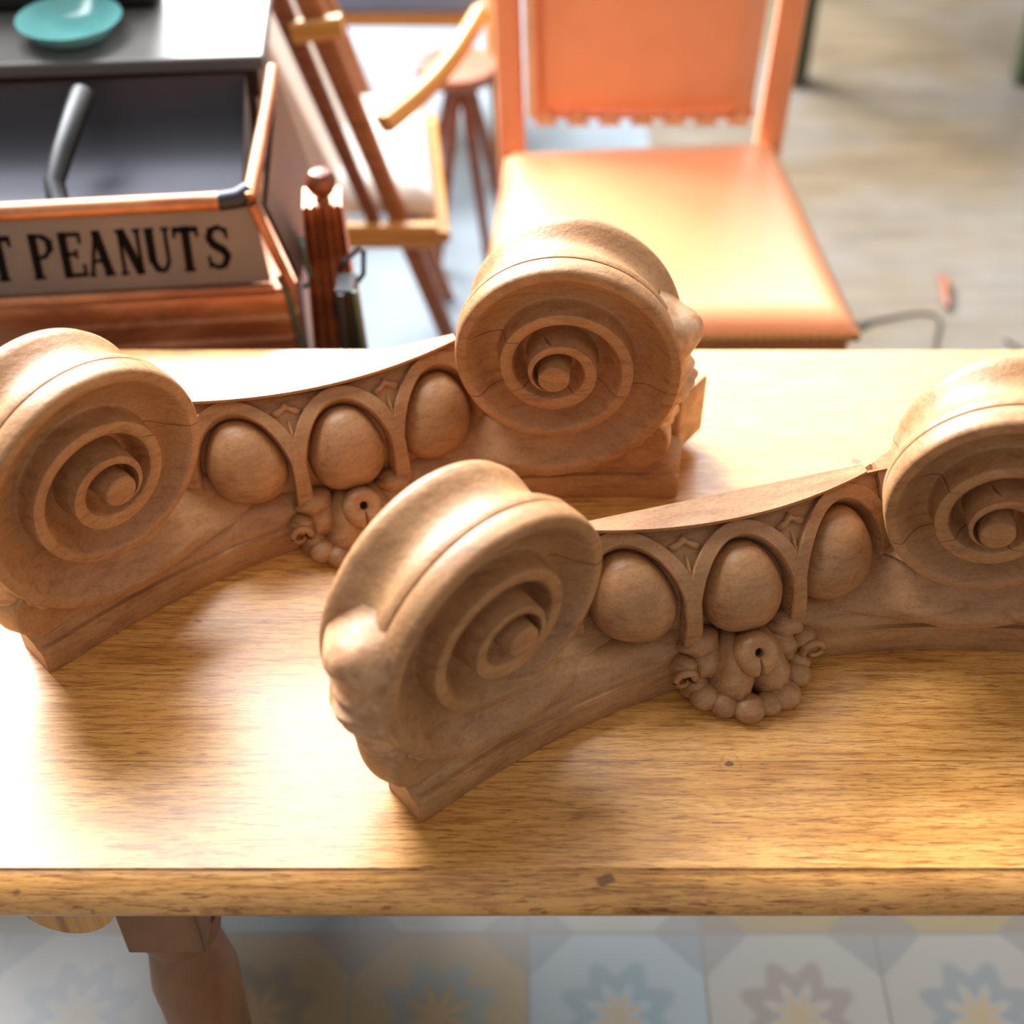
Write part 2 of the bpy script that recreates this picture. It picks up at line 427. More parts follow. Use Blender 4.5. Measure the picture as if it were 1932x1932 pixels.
def volute(parent, side, E):
    o = Vector((side * math.cos(YAW), math.sin(YAW), 0)); n0 = Vector((-side * math.sin(YAW), math.cos(YAW), 0)); up = Vector((0, 0, 1))
    n = n0 * math.cos(TILT) + up * math.sin(TILT); v = up * math.cos(TILT) - n0 * math.sin(TILT)
    def P(r, t, dep):
        p = Vector(E) + o * (r * math.cos(R(t))) + v * (r * math.sin(R(t))) - n * dep
        return (p.x, -p.y, p.z)
    # width across the band between one turn and the next: (share of width, share of depth)
    def sprof(F):
        pr = [(0, .02), (.012, .004), (.03, 0), (F * .5, 0), (F, .005)]
        for s_, q in ((.05, .05), (.12, .17), (.22, .36), (.34, .56), (.46, .72), (.58, .85), (.70, .94), (.82, .99), (.93, 1.0), (1.0, 1.0)):
            pr.append((F + (.91 - F) * s_, q))
        return pr
    step = 3
    ths = [T0 + i * (KN1 - T0) / round((KN1 - T0) / step) for i in range(round((KN1 - T0) / step) + 1)]
    m = MB(); rows = []
    for t in ths:
        ro, ri = rad(t), rad(t + 360)
        cut = smoothstep(-112, -130, t)
        if cut: ri = ri + (min(ro - .004, (E[2] - .080) / math.sin(R(-t))) - ri) * cut
        D = .018 + .006 * smoothstep(KN1 - 60, KN1 - 560, t)
        F = .17 + .24 * smoothstep(200, 560, t)
        D *= smoothstep(0, .008, ro - ri)
        hi = rec(t + 360) if t + 360 < KN1 else rec(KN1)
        row = []
        for s, q in sprof(F): row.append(P(ro + (ri - ro) * s, t, rec(t) + q * D * (1 - cut) + cut * .046 * s ** 1.2))
        dd = rec(t) + D * (1 - cut) + .046 * cut
        hi = hi * (1 - cut) + (rec(t) + .046) * cut
        for s, q in ((.935, .93), (.955, .75), (.972, .40), (.988, .08), (.994, .02), (1, .02)):
            row.append(P(ro + (ri - ro) * s, t, hi + (dd - hi) * q))
        row.append(P(ri - .0005, t, hi + .001 + .06 * min(1, cut * 20)))
        rows.append(row)
    m.grid(rows)
    # eye
    eye = [P(rad(KN1), KN1 - 360 + k * 6, rec(KN1) + .001) for k in range(60)]
    e2 = [P(rad(KN1) * .93, KN1 - 360 + k * 6, rec(KN1) - .001) for k in range(60)]
    m.grid([eye, e2], cv=True); m.fan(e2, P(0, 0, rec(KN1) - .0015))
    m.build('volute_spiral', M['carved'], parent, angle=60, merge=True)
    # moulded rim behind the face
    rp = [(0, .0005), (.0012, .0018), (.0020, .005), (.0025, .012), (.0022, .019), (.0012, .0218), (-.0020, .0224), (-.0020, .0238), (.0008, .0244), (.0016, .029), (.0000, .035), (-.0030, .042), (-.0042, .049),
          (-.0035, .057), (-.001, .065), (.003, .073), (.0055, .080), (.0045, .086), (.000, .090), (-.008, .092)]
    m = MB(); rows = []
    tr = [T0 + i * 3 for i in range(134)]
    for t in tr:
        k = smoothstep(T0, T0 + 70, t) * smoothstep(T0 + 365, T0 + 290, t)
        inn = smoothstep(70, 150, t)
        rows.append([P(rad(t) + dr * (.35 + .65 * k) - inn * max(0, dp - .03) * .28, t, rec(t) + dp) for dr, dp in rp])
    m.grid(rows)
    back = [r[-1] for r in rows]
    m.fan(back, P(.01, 0, .092))
    m.build('volute_rim', M['carved'], parent, angle=50)
    # acanthus strip down the outer corner, wrapped over the rim
    m = MB(); rows = []
    for i in range(171):
        t = 30 - 92 * i / 170
        hump = math.exp(-abs((t - 9) / (8.5 if t > 9 else 6.5)) ** 3)
        fold = 0
        for c_, w_, a_ in ((-9, 1.6, .5), (-14, 1.3, 1.0), (-18, 1.4, .9), (-23, 1.2, .7), (-33, 2.0, .6), (-38, 1.3, .9), (-43, 1.6, .8), (-51, 1.8, .7)):
            fold += a_ * math.exp(-((t - c_) / w_) ** 2)
        row = []
        for j in range(25):
            u = j / 24
            tt_ = t - 5 * (u - .5) + 2.0 * math.sin(u * 5)
            dp = .004 + .080 * u - .003 * hump
            prof_ = math.sin(PI * u) ** .40 * (.75 + .25 * math.sin(PI * min(1, u * 1.1)))
            dr = prof_ * (.015 + .0135 * hump + .0100 * fold + .006 * smoothstep(0, -40, t)) * smoothstep(30, 16, t) * (1 - .35 * smoothstep(-48, -62, t))
            row.append(P(rad(t) + dr - .003, tt_, rec(t) + dp))
        rows.append(row)
    m.grid(rows)
    m.build('acanthus_leaf', M['worn'], parent, angle=70)
    # curled leaf tip filling the gap between the scroll and the foot
    m = MB(); rows = []
    for i in range(41):
        a = i / 40
        t = -33 - 62 * a
        row = []
        for j in range(17):
            u = j / 16
            w_ = min(1, a / .18) ** .5 * (1 - smoothstep(.55, 1.0, a)) ** .7
            sc_ = math.exp(-((a - .60) / .05) ** 2)
            dp = .003 + .070 * u + .012 * a
            dr = -.004 + (math.sin(PI * (.20 + .78 * u)) ** .38) * w_ * (.046 - .008 * sc_)
            dr = min(dr, .136 / math.sin(R(-t)) - rad(t) - .004 * (1 - u))
            if j == 0: row.append(P(rad(t) - .012, t, rec(t) + dp + .006)); row.append(P(rad(t) + dr - .004, t, rec(t) + dp - .001))
            row.append(P(rad(t) + dr, t, rec(t) + dp + .003 * (j > 0)))
        rows.append(row)
    m.grid(rows)
    m.build('leaf_tip', M['carved'], parent, angle=70)

def dome(m, outline, mp, h, base, p=2.2, q=.55, rings=10, centre=(0, 0)):
    rows = []
    n = len(outline)
    for k in range(rings + 1):
        rho = 1 - (k / (rings)) ** 1.6 * .97 if k < rings else .03
        hh = base + h * max(0, 1 - rho ** p) ** q
        rows.append([mp(centre[0] + (x - centre[0]) * rho, centre[1] + (y - centre[1]) * rho, hh) for x, y in outline])
    m.grid(rows, cv=True)
    m.fan(rows[-1], mp(centre[0], centre[1], base + h))

def capital(label, X, Y, T, EL, ER):
    root = thing('carved_capital', label, 'carving', (X, Y, TOP), T, 'carved wooden capital halves on the oak table')
    # body behind the eggs with the cove and the flat bed on top
    m = MB(); rows = []
    for x in [-.190, -.1512, -.1506, -.1345] + [-.134 + .268 * i / 40 for i in range(41)] + [.1345, .1506, .1512, .190]:
        low = abs(x) > .1341
        row = [(x, .036, .030), (x, .036, .148 if low else .158)]
        tp = [(-.0035, .158), (-.0035, .1545), (-.006, .1530), (-.0115, .1515), (-.0130, .149)]
        row += [(x, -(y - 1.25 * x * x) + (.012 if low else 0), .148 if low else z) for y, z in tp]
        row = [(px, min(py, .0359 - .0004 * k), pz) if k > 1 else (px, py, pz) for k, (px, py, pz) in enumerate(row)]
        ns = 14
        for k in range(ns + 1): row.append(echinus(x, LS * (1 - k / ns), .001 if abs(x) > .151 else -.019))
        row.append((x, 0, .030))
        rows.append(row)
    m.grid(rows, cv=True)
    for r_ in (rows[0], rows[-1]): m.add(r_, [tuple(range(len(r_)))])
    m.build('body_block', M['carved'], root, angle=35)
    # spandrels over the arches
    def rib_s(x, c=None):
        best = 0
        for cc in (-.101, 0, .101):
            if abs(x - cc) <= .0505:
                best = max(best, RB + RH * math.sqrt(max(0, 1 - ((x - cc) / .0505) ** 2)))
        return best if best else RB
    m = MB(); rows = []
    for i in range(121):
        x = -.1505 + .301 * i / 120
        a = rib_s(x)
        row = [echinus(x, a - .001, -.012), echinus(x, a, -.0045)]
        for k in range(1, 9): row.append(echinus(x, a + (LS + .0008 - a) * k / 8, -.0045 + .0012 * (k / 8) ** 3))
        row.append(echinus(x, LS + .001, -.016))
        rows.append(row)
    m.grid(rows)
    m.build('spandrel_ground', M['carved'], root, angle=50)
    for c in (-.101, 0, .101):
        # egg
        m = MB(); out = []
        for k in range(56):
            a = 2 * PI * k / 56
            ca, sa = math.cos(a), math.sin(a)
            if sa >= 0: px, py = .0405 * math.copysign(abs(ca) ** .96, ca), (RH - .0085 + .001) * abs(sa) ** .92
            else: px, py = .0405 * math.copysign(abs(ca) ** .70, ca) , -.046 * abs(sa) ** .76
            px *= 1 - .08 * max(0, -py / .044) ** 2
            if py > 0: px *= 1 - .13 * math.sin(min(1, py / .045) * PI / 2)
            out.append((c + px, RB + py))
        dome(m, out, echinus, .037, -.022, 2.3, .56, 14, (c, RB))
        m.build('egg', M['carved'], root, angle=70)
        # arch rib round the egg
        m = MB(); rows = []
        path = []
        for k in range(9): path.append((c + .0505, -.004 + (RB + .004) * k / 8, (1, 0)))
        for k in range(1, 40):
            a = PI * k / 40
            tx, ty = math.cos(a) / .0505, math.sin(a) / RH; l = math.hypot(tx, ty)
            path.append((c + .0505 * math.cos(a) * (1 - .13 * math.sin(a)), RB + RH * math.sin(a), (tx / l, ty / l)))
        for k in range(9): path.append((c - .0505, RB - (RB + .004) * k / 8, (-1, 0)))
        for px, ps, (nx, ns_) in path:
            wi = .0070 + .0012 * smoothstep(.05, .0, ps)
            cs = [(-wi, -.024), (-wi, .0005), (-wi + .0012, .0022), (wi - .0012, .0028), (wi, .0014), (wi, -.008)]
            rows.append([echinus(px + nx * a, ps + ns_ * a, b) for a, b in cs])
        m.grid(rows)
        for r_ in (rows[0], rows[-1]): m.add(r_, [tuple(range(len(r_)))])
        m.build('egg_frame', M['carved'], root, angle=40)
    for c in (-.0505, .0505):
        m = MB()
        lean = .0
        z0 = RB + .004; z1 = LS - .016
        out = [(c - .0009, z0), (c + .0009, z0), (c + .0034, z0 + .018), (c + .0040, z0 + .026), (c + .0018, z1 + .002), (c - .0018, z1 + .002), (c - .0040, z0 + .026), (c - .0034, z0 + .018)]
        dome(m, out, echinus, .0080, -.006, 1.2, 1.0, 3, (c, z0 + .024))
        head = [(0, .012), (.0045, .0075), (.010, .0035), (.0165, .0020), (.0185, -.0015), (.0155, -.0050), (.0095, -.0045), (.0045, -.001), (0, .001)]
        head = head + [(-a, b) for a, b in head[-2:0:-1]]
        dome(m, [(c + x * .86, z1 + y) for x, y in head], echinus, .0075, -.0055, 3.0, .5, 4, (c, z1 + .0035))
        m.build('dart', M['carved'], root, angle=60)
    # abacus: concave moulded foot slab
    m = MB(); rows = []
    ab = [(-.001, 0), (0, .002), (-.0005, .020), (-.003, .0295), (-.0075, .0305), (-.008, .033), (-.010, .038), (-.014, .043), (-.019, .047), (-.024, .051), (-.032, .053)]
    XE = .316
    for i in range(81):
        x = -XE + 2 * XE * i / 80
        e = max(0, abs(x) - .285) / (XE - .285)
        yb = .036 - .112 * smoothstep(.20, XE, abs(x))
        row = [(x, -(yfront(x) + dy), z) for dy, z in ab]
        row += [(x, yb, .053), (x, yb, 0)]
        rows.append(row)
    # feet: rounded ends
    def foot(row, sgn):
        out = []
        for k in (1, 2, 3):
            q = (.35, .75, 1.0)[k - 1]; sh = (.0, .004, .014)[k - 1]
            y0 = row[0][1]
            out.append([(px + sgn * q * (.007 + .017 * min(1, max(0, (py - y0) / .028))), py, pz * (1 - .14 * q ** 3)) for px, py, pz in row])
        return out
    rows = foot(rows[0], -1)[::-1] + rows + foot(rows[-1], 1)
    m.grid(rows, cv=True)
    for r_ in (rows[0], rows[-1]): m.add(r_, [tuple(range(len(r_)))])
    m.build('abacus', M['carved'], root, angle=35)
    # backing board
    # the cut ends of the neighbouring faces behind the scrolls
    for sgn, pl, zt in ((1, [(.27, .035), (.27, -.02), (.345, -.070), (.388, -.045), (.372, -.005), (.33, .03)], .090), (-1, [(-.27, -.03), (-.27, .06), (-.343, .088), (-.330, .02), (-.30, -.05)], .062)):
        m = MB(); m.prism(pl, .006 if sgn < 0 else .016, zt); m.build('mitred_end', M['worn'], root, bevel=.003)
    volute(root, -1, EL)
    volute(root, 1, ER)
    # fleuron in the middle of the abacus
    fl = MB()
    def frame(O, U, V, bend=0):
        O, U, V = Vector(O), Vector(U).normalized(), Vector(V).normalized(); N_ = U.cross(V).normalized()
        if N_.y < 0: N_ = -N_
        def f(u, v, h):
            p = O + U * u + V * v + N_ * (h - bend * v * v * 10)
            return (p.x, -p.y, p.z)
        return f
    # local (x, front, z); V runs downwards and forwards, U to the right, N points front-up
    def lobed(w_, l, nl, dep, y0=0):
        out = []
        for k in range(72):
            a = 2 * PI * k / 72
            s_ = 1 - dep * (.5 - .5 * math.cos(nl * a)) * (1 if math.sin(a) > -.5 else .3)
            out.append((w_ * math.cos(a) * s_, y0 + l * math.sin(a) * s_))
        return out
    V = (0, .52, -.85)
    core = MB()
    dome(core, lobed(.034, .040, 1, 0), frame((0, .045, .040), (-1, 0, 0), V), .012, -.02, 2.2, .6)
    core.build('flower_core', M['carved'], root, angle=70)
    # side leaves lying on the abacus
    for s in (-1, 1):
        for (ox, oy, oz, w_, l, ang, hh) in ((.041, .043, .052, .022, .015, -6, .010), (.058, .050, .034, .015, .013, 8, .011), (.050, .060, .016, .015, .015, 35, .012), (.036, .048, .034, .019, .024, 30, .013)):
            a = R(ang)
            U = Vector((-math.cos(a) * s, 0, 0)) + Vector(V) * math.sin(a); Vv = Vector(V) * math.cos(a) + Vector((math.sin(a) * s, 0, 0))
            if s < 0: U = -U
            lf = MB(); dome(lf, lobed(w_, l, 5, .16), frame((ox * s, oy, oz), U if s > 0 else U, Vv), hh + .010, -.014, 2.4, .55, 8)
            lf.build('side_leaf', M['carved'], root, angle=70)
        # curled scroll of the side leaf
        cu = MB(); pts = []
        for k in range(22):
            a = R(200 - k * 17); rr = .0115 * (1 - k / 34)
            pts.append(((.064 + rr * math.cos(a)) * s, -(.057 + .002 * k / 22), .028 + rr * math.sin(a)))
        cu.tube(pts, [.0042 * (1 - k / 40) for k in range(22)], 10); cu.build('leaf_scroll', M['carved'], root, angle=70)
    # two broad lower petals with scalloped ends
    for s in (-1, 1):
        out = []
        for k in range(60):
            a = 2 * PI * k / 60
            x, y = .0195 * math.cos(a), .042 * math.sin(a)
            if y > 0: x *= 1.12; y *= 1 - .22 * abs(math.cos(a * 3)) ** 2; x *= 1 + .05 * math.sin(a * 9)
            out.append((x, y))
        lf = MB(); U = Vector((-1, 0, 0)); Vv = Vector((-.10 * -s, .50, -.86))
        dome(lf, out, frame((.0170 * s, .069, .029), U, Vv, .10), .038, -.026, 2.3, .5)
        lf.build('petal', M['carved'], root, angle=70)
    # pierced heart: a round pad of two lobes with a hole near its top
    Nn = Vector((0, .80, .60)).normalized(); Uh = Vector((1, 0, 0)); Vh = Vector((0, .60, -.80)).normalized()
    hc = Vector((0, .069, .055)); ht = MB(); rows = []
    def hp(a, r, h):
        p = hc + Uh * r * math.cos(a) + Vh * r * math.sin(a) * 1.05 + Nn * h
        return (p.x, -p.y, p.z)
    for rho, hh in ((1.0, -.016), (.99, -.004), (.95, .001), (.86, .0045), (.72, .0065), (.55, .0070), (.38, .0055), (.24, .0048), (.20, .0035), (.19, -.004)):
        row = []
        for k in range(64):
            a = 2 * PI * k / 64
            cl = math.exp(-((a - PI / 2) / .12) ** 2)
            r = .0200 * (1 - .22 * cl)
            off = -Vh * .0035 * (1 - rho)
            q = hp(a, r * rho, hh - .004 * cl * smoothstep(.2, .5, rho))
            row.append((q[0] + off.x, q[1] - off.y, q[2] + off.z))
        rows.append(row)
    ht.grid(rows, cv=True); ht.build('flower_heart', M['carved'], root, angle=70)
    hb = MB(); hb.fan(rows[-1], tuple(sum(p[i] for p in rows[-1]) / 64 for i in range(3))); hb.build('bore_hole', M['hole'], root)
    # berries under the petals
    for (bx, by, bz, rr) in ((-.031, .079, .009, .0105), (-.012, .089, .008, .0115), (.008, .088, .007, .0095), (.025, .084, .009, .0115), (-.046, .068, .012, .0105), (.044, .068, .013, .010)):
        b = MB(); b.lathe([(rr * math.sin(PI * k / 12) * 1.35, -rr * math.cos(PI * k / 12)) for k in range(13)], (bx, -by, bz), 20)
        b.build('berry', M['carved'], root, angle=80)
    for o in root.children:
        for v_ in o.data.vertices:
            if v_.co.z < .0003: v_.co.z = .0003
    return root

E0 = (.2165, .0546, .142)
def eye(side, off): return (side * E0[0] + off[0], E0[1] + off[1], E0[2] + off[2])
rear = capital('carved wooden capital half lying behind the other, nearer the copper tray, both scrolls in view',
               -.171, 1.0484, .3758, eye(-1, (-.0025, .0469, .0392)), eye(1, (-.0271, .0389, .0362)))
front = capital('carved wooden capital half in front, nearer the rounded table edge, overlapping the other one',
                .199, .8623, .2852, eye(-1, (-.009, .0402, .0328)), eye(1, (-.028, .042, .036)))
#BACKGROUND
# ------------------------------------------------------------------ orange leather dining chair
M['leather'] = plain('orange_leather', (226, 146, 100), .42, 0, .06, 9, .08)
lb_ = M['leather'].node_tree.nodes['Principled BSDF']; lb_.inputs['Coat Weight'].default_value = .5; lb_.inputs['Coat Roughness'].default_value = .35
M['piping'] = plain('leather_seam', (170, 84, 44), .5)
M['brass'] = plain('brass_nails', (150, 118, 60), .35, .8)
M['orange_wood'] = grainy('varnished_chair_wood', (126, 74, 40), (170, 108, 64))
M['red_wood'] = grainy('red_brown_wood', (96, 50, 28), (140, 80, 46))
M['honey'] = grainy('honey_wood', (176, 118, 48), (212, 160, 84))
ch = thing('leather_dining_chair', 'orange leather dining chair with brass nail trim standing behind the table', 'chair', (.24, 1.98, 0))
SZ = TOP - .24
# seat: tapered cushion (front wider), domed
def cushion(m, quad, z0, z1, dome_h, nx=28, ny=28, edge=.018):
    """quad = four (x, y) corners: front-left, front-right, back-right, back-left"""
    fl_, fr, br, bl = [Vector(q + (0,)) for q in quad]
    rows = []
    for i in range(ny + 1):
        v = i / ny; row = []
        for j in range(nx + 1):
            u = j / nx
            p = (fl_ * (1 - u) + fr * u) * (1 - v) + (bl * (1 - u) + br * u) * v
            du = min(u, 1 - u) * (fr - fl_).length; dv = min(v, 1 - v) * (bl - fl_).length
            e = min(1, min(du, dv) / (edge * 2.2)); f = 1 - (1 - e) ** 2.4
            row.append((p.x, p.y, z0 + (z1 - z0) * (.45 + .55 * f) + dome_h * math.sin(PI * u) ** .7 * math.sin(PI * v) ** .7))
        rows.append(row)
    m.grid(rows)
    loop = rows[0] + [r[-1] for r in rows[1:]] + rows[-1][::-1][1:] + [r[0] for r in rows[::-1][1:-1]]
    low = [(x, y, z0) for x, y, z in loop]
    m.grid([loop, low], cv=True); m.add(low, [tuple(range(len(low)))])
m = MB()
cushion(m, [(-.295, -.285), (.288, -.275), (.232, .285), (-.252, .245)], SZ - .045, SZ - .006, .012)
m.build('seat', M['leather'], ch, angle=50)
m = MB(); m.prism([(-.285, -.275), (.278, -.265), (.225, .27), (-.245, .235)], SZ - .105, SZ - .046)
m.build('seat_frame', M['orange_wood'], ch, bevel=.004, smooth=False)
nail_me = None
nails = []
def nail_mesh():
    m = MB(); m.lathe([(.0062 * math.cos(PI / 2 * k / 5), .004 * math.sin(PI / 2 * k / 5)) for k in range(6)], (0, 0, 0), 12, Matrix.Rotation(R(90), 3, 'X'))
    return m
n0 = nail_mesh().build('nail', M['brass'], ch); nail_me = n0.data
spots = [(-.290 + .575 * k / 41, -.2865 + .010 * k / 41, SZ - .037, 0) for k in range(42)] + [(.2895 - .052 * k / 20, -.262 + .5 * k / 20, SZ - .037, R(90)) for k in range(21)]
for k, (x, y, z, a) in enumerate(spots):
    o = n0 if k == 0 else n0.copy()
    if k: sc.collection.objects.link(o)
    o.parent = ch; o.location = (x, y, z); o.rotation_euler = (0, 0, a)
def bar(m, a, b, w, d, w2=None, d2=None, n=10, bow=(0, 0, 0)):
    """rounded rectangular bar from a to b; w across, d deep"""
    a, b = Vector(a), Vector(b); t = (b - a).normalized()
    s_ = t.cross(Vector((0, 1, 0)));
    if s_.length < .1: s_ = t.cross(Vector((0, 0, 1)))
    s_.normalize(); q_ = t.cross(s_)
    w2 = w2 or w; d2 = d2 or d; rows = []
    for i in range(n + 1):
        f = i / n; p = a.lerp(b, f) + Vector(bow) * math.sin(PI * f)
        ww, dd = (w + (w2 - w) * f) / 2, (d + (d2 - d) * f) / 2
        rows.append([tuple(p + s_ * ww * math.copysign(abs(math.cos(2 * PI * k / 16)) ** .45, math.cos(2 * PI * k / 16)) + q_ * dd * math.copysign(abs(math.sin(2 * PI * k / 16)) ** .45, math.sin(2 * PI * k / 16))) for k in range(16)])
    m.grid(rows, cv=True)
    for r_ in (rows[0], rows[-1]): m.add(r_, [tuple(range(16))])
for x, y, x2, y2 in ((-.265, -.255, -.268, -.262), (.258, -.245, .262, -.252), (.215, .255, .235, .33), (-.235, .225, -.255, .30)):
    m = MB(); bar(m, (x, y, SZ - .078), (x2, y2, 0), .046, .046, .030, .030); m.build('leg', M['orange_wood'], ch)
# back: two leather-wrapped stiles, a padded panel between them, a scalloped lower trim with nails
m = MB(); bar(m, (-.238, .272, SZ - .09), (-.262, .375, SZ + .62), .050, .034, .046, .028); m.build('back_stile', M['leather'], ch)
m = MB(); bar(m, (.222, .292, SZ - .09), (.262, .380, SZ + .62), .050, .034, .046, .028); m.build('back_stile', M['leather'], ch)
m = MB(); rows = []
for i in range(25):
    v = i / 24; z = SZ + .045 + .54 * v; yb2 = .285 + .090 * v
    row = []
    for j in range(25):
        u = j / 24; e = min(1, min(u, 1 - u) * 9) ; e2 = min(1, min(v, 1 - v) * 14); f = (1 - (1 - e) ** 2) * (1 - (1 - e2) ** 2)
        x = -.200 - .020 * v + (.385 + .045 * v) * u
        row.append((x, yb2 - .004 - .028 * f - .012 * math.sin(PI * u), z))
    rows.append(row)
m.grid(rows)
back_row = [[(x, y + .038 if k in (0,) else y, z) for k, (x, y, z) in enumerate(r)] for r in rows]
m.add([(rows[0][0][0], .305, rows[0][0][2]), (rows[0][-1][0], .305, rows[0][0][2]), (rows[-1][-1][0], .395, rows[-1][0][2]), (rows[-1][0][0], .395, rows[-1][0][2])], [(0, 1, 2, 3)])
m.build('back_panel', M['leather'], ch, angle=60)
m = MB(); m.box((-.008, .292, SZ + .038), (.395, .022, .022)); m.build('lower_rail', M['leather'], ch, bevel=.004)
tr = None
M['cream'] = plain('cream_trim', (222, 176, 136), .6)
for k in range(7):
    x = -.180 + .057 * k
    m = MB(); m.add([(x - .022, .279, SZ + .020), (x + .022, .279, SZ + .020), (x, .279, SZ + .052), (x - .022, .272, SZ + .020), (x + .022, .272, SZ + .020), (x, .272, SZ + .052)],
                    [(0, 2, 1), (3, 4, 5), (0, 1, 4, 3), (1, 2, 5, 4), (2, 0, 3, 5)])
    m.build('trim_point', M['cream'], ch, smooth=False)
m = MB(); m.tube([(-.205 - .020 * v / 10, .262 + .088 * v / 10, SZ + .045 + .054 * v) for v in range(11)], .009, 8); m.build('side_piping', M['cream'], ch)

# ------------------------------------------------------------------ copper peanut roaster
def copper():
    t = NT('aged_copper', .36, .55); v = t.coord((1, 1, 3)); o = t.coord()
    n = t.noise(v, 5, 6, .62, .5); n2 = t.noise(o, 26, 4)
    c = t.ramp(n, [(.25, lin((104, 62, 44))), (.45, lin((158, 96, 64))), (.6, lin((192, 130, 90))), (.8, lin((132, 82, 60)))])
    c = t.mix(t.math('MULTIPLY', t.ramp(n2, [(.6, K1), (.72, W1)]), .35), c, lin((92, 86, 66)))
    t.color(c); t.bump(n2, .15, .002); return t.m
M['copper'] = copper()
M['hammered'] = plain('hammered_grey_copper', (120, 96, 84), .45, .5, .25, 160, .8)
M['plate'] = plain('tin_name_plate', (112, 102, 98), .5, .2, .12, 12)
M['ink'] = plain('black_lettering', (16, 13, 13), .9, spec=.1)
M['steel'] = plain('dark_steel', (58, 58, 64), .46, .75, .15, 5)
M['black'] = plain('black_iron', (16, 16, 18), .5, 0)
M['verdigris'] = plain('green_patina_edge', (74, 92, 78), .5, .3)
M['darkbrown'] = plain('dark_brown_edge', (58, 40, 32), .4)
M['teal'] = plain('teal_glass', (120, 190, 190), .15)
M['white'] = plain('white_cloth', (226, 222, 214), .7, 0, .05)
M['bluegrey'] = plain('blue_grey_fabric', (104, 118, 140), .8, 0, .1)
M['darkgreen'] = plain('dark_green_paint', (58, 66, 46), .5)
T = TOP
pr = thing('peanut_roaster', 'copper peanut roaster with lettered name plate standing behind the table', 'roaster', (-.268, 1.43, 0), R(5.5))
# local: x to the left is negative, y away, z up from the floor
WL = -.82
m = MB(); rows = []
pf = [(0, 0), (0, T - .125), (-.006, T - .121), (-.006, T - .117), (0, T - .112), (0, T - .078), (-.005, T - .074), (-.006, T - .069), (0, T - .065), (.002, T - .046), (-.004, T - .042), (-.004, T - .037), (.002, T - .033),
      (.004, T - .012), (.012, T - .002), (.30, T - .002), (.30, 0)]
for i in range(31):
    x = WL - .002 + (-.018 - WL) * i / 30
    rows.append([(x, y, z) for y, z in pf])
# rounded right-hand end
for k in range(1, 7):
    a = PI / 2 * k / 6
    rows.append([(-.018 + .018 * math.sin(a), y + (.018 * (1 - math.cos(a)) if y < .1 else 0), z) for y, z in pf])
m.grid(rows, cv=True)
for r_ in (rows[0], rows[-1]): m.add(r_, [tuple(range(len(r_)))])
m.build('copper_body', M['copper'], pr, angle=40)
m = MB(); m.tube([(.004, -.004, T - .30), (.003, -.004, T - .10), (-.006, -.003, T - .04), (-.012, .002, T - .002), (-.020, .006, T + .020)], .0035, 8); m.build('green_seam', M['verdigris'], pr)
# name plate, slightly raked back
PB, PT = T + .014, T + .108
def plate_pt(x, v, off=0):
    y = .004 + .020 * v
    return (x, y - off, PB + (PT - PB) * v)
m = MB(); X0, X1 = WL, -.030
m.add([plate_pt(X0, 0), plate_pt(X1, 0), plate_pt(X1 - .012, 1), plate_pt(X0, 1)] + [(a, b + .006, c) for a, b, c in (plate_pt(X0, 0), plate_pt(X1, 0), plate_pt(X1 - .012, 1), plate_pt(X0, 1))],
      [(0, 1, 2, 3), (7, 6, 5, 4), (0, 4, 5, 1), (1, 5, 6, 2), (2, 6, 7, 3), (3, 7, 4, 0)])
np_ = m.build('name_plate', M['plate'], pr, smooth=False)
m = MB(); m.tube([(X0, -.002, T + .008), (X1 + .004, -.002, T + .008)], .0075, 10); m.build('lower_bead', M['copper'], pr)
m = MB(); m.tube([(X0, .028, T + .116), (X1 - .05, .028, T + .116)], .0115, 12); m.build('top_rail', M['copper'], pr)
m = MB(); m.tube([(X1 - .05, .028, T + .116), (X1 - .028, .030, T + .117), (X1 - .014, .040, T + .122)], [.0118, .0125, .011], 12); m.build('rail_end', M['steel'], pr)
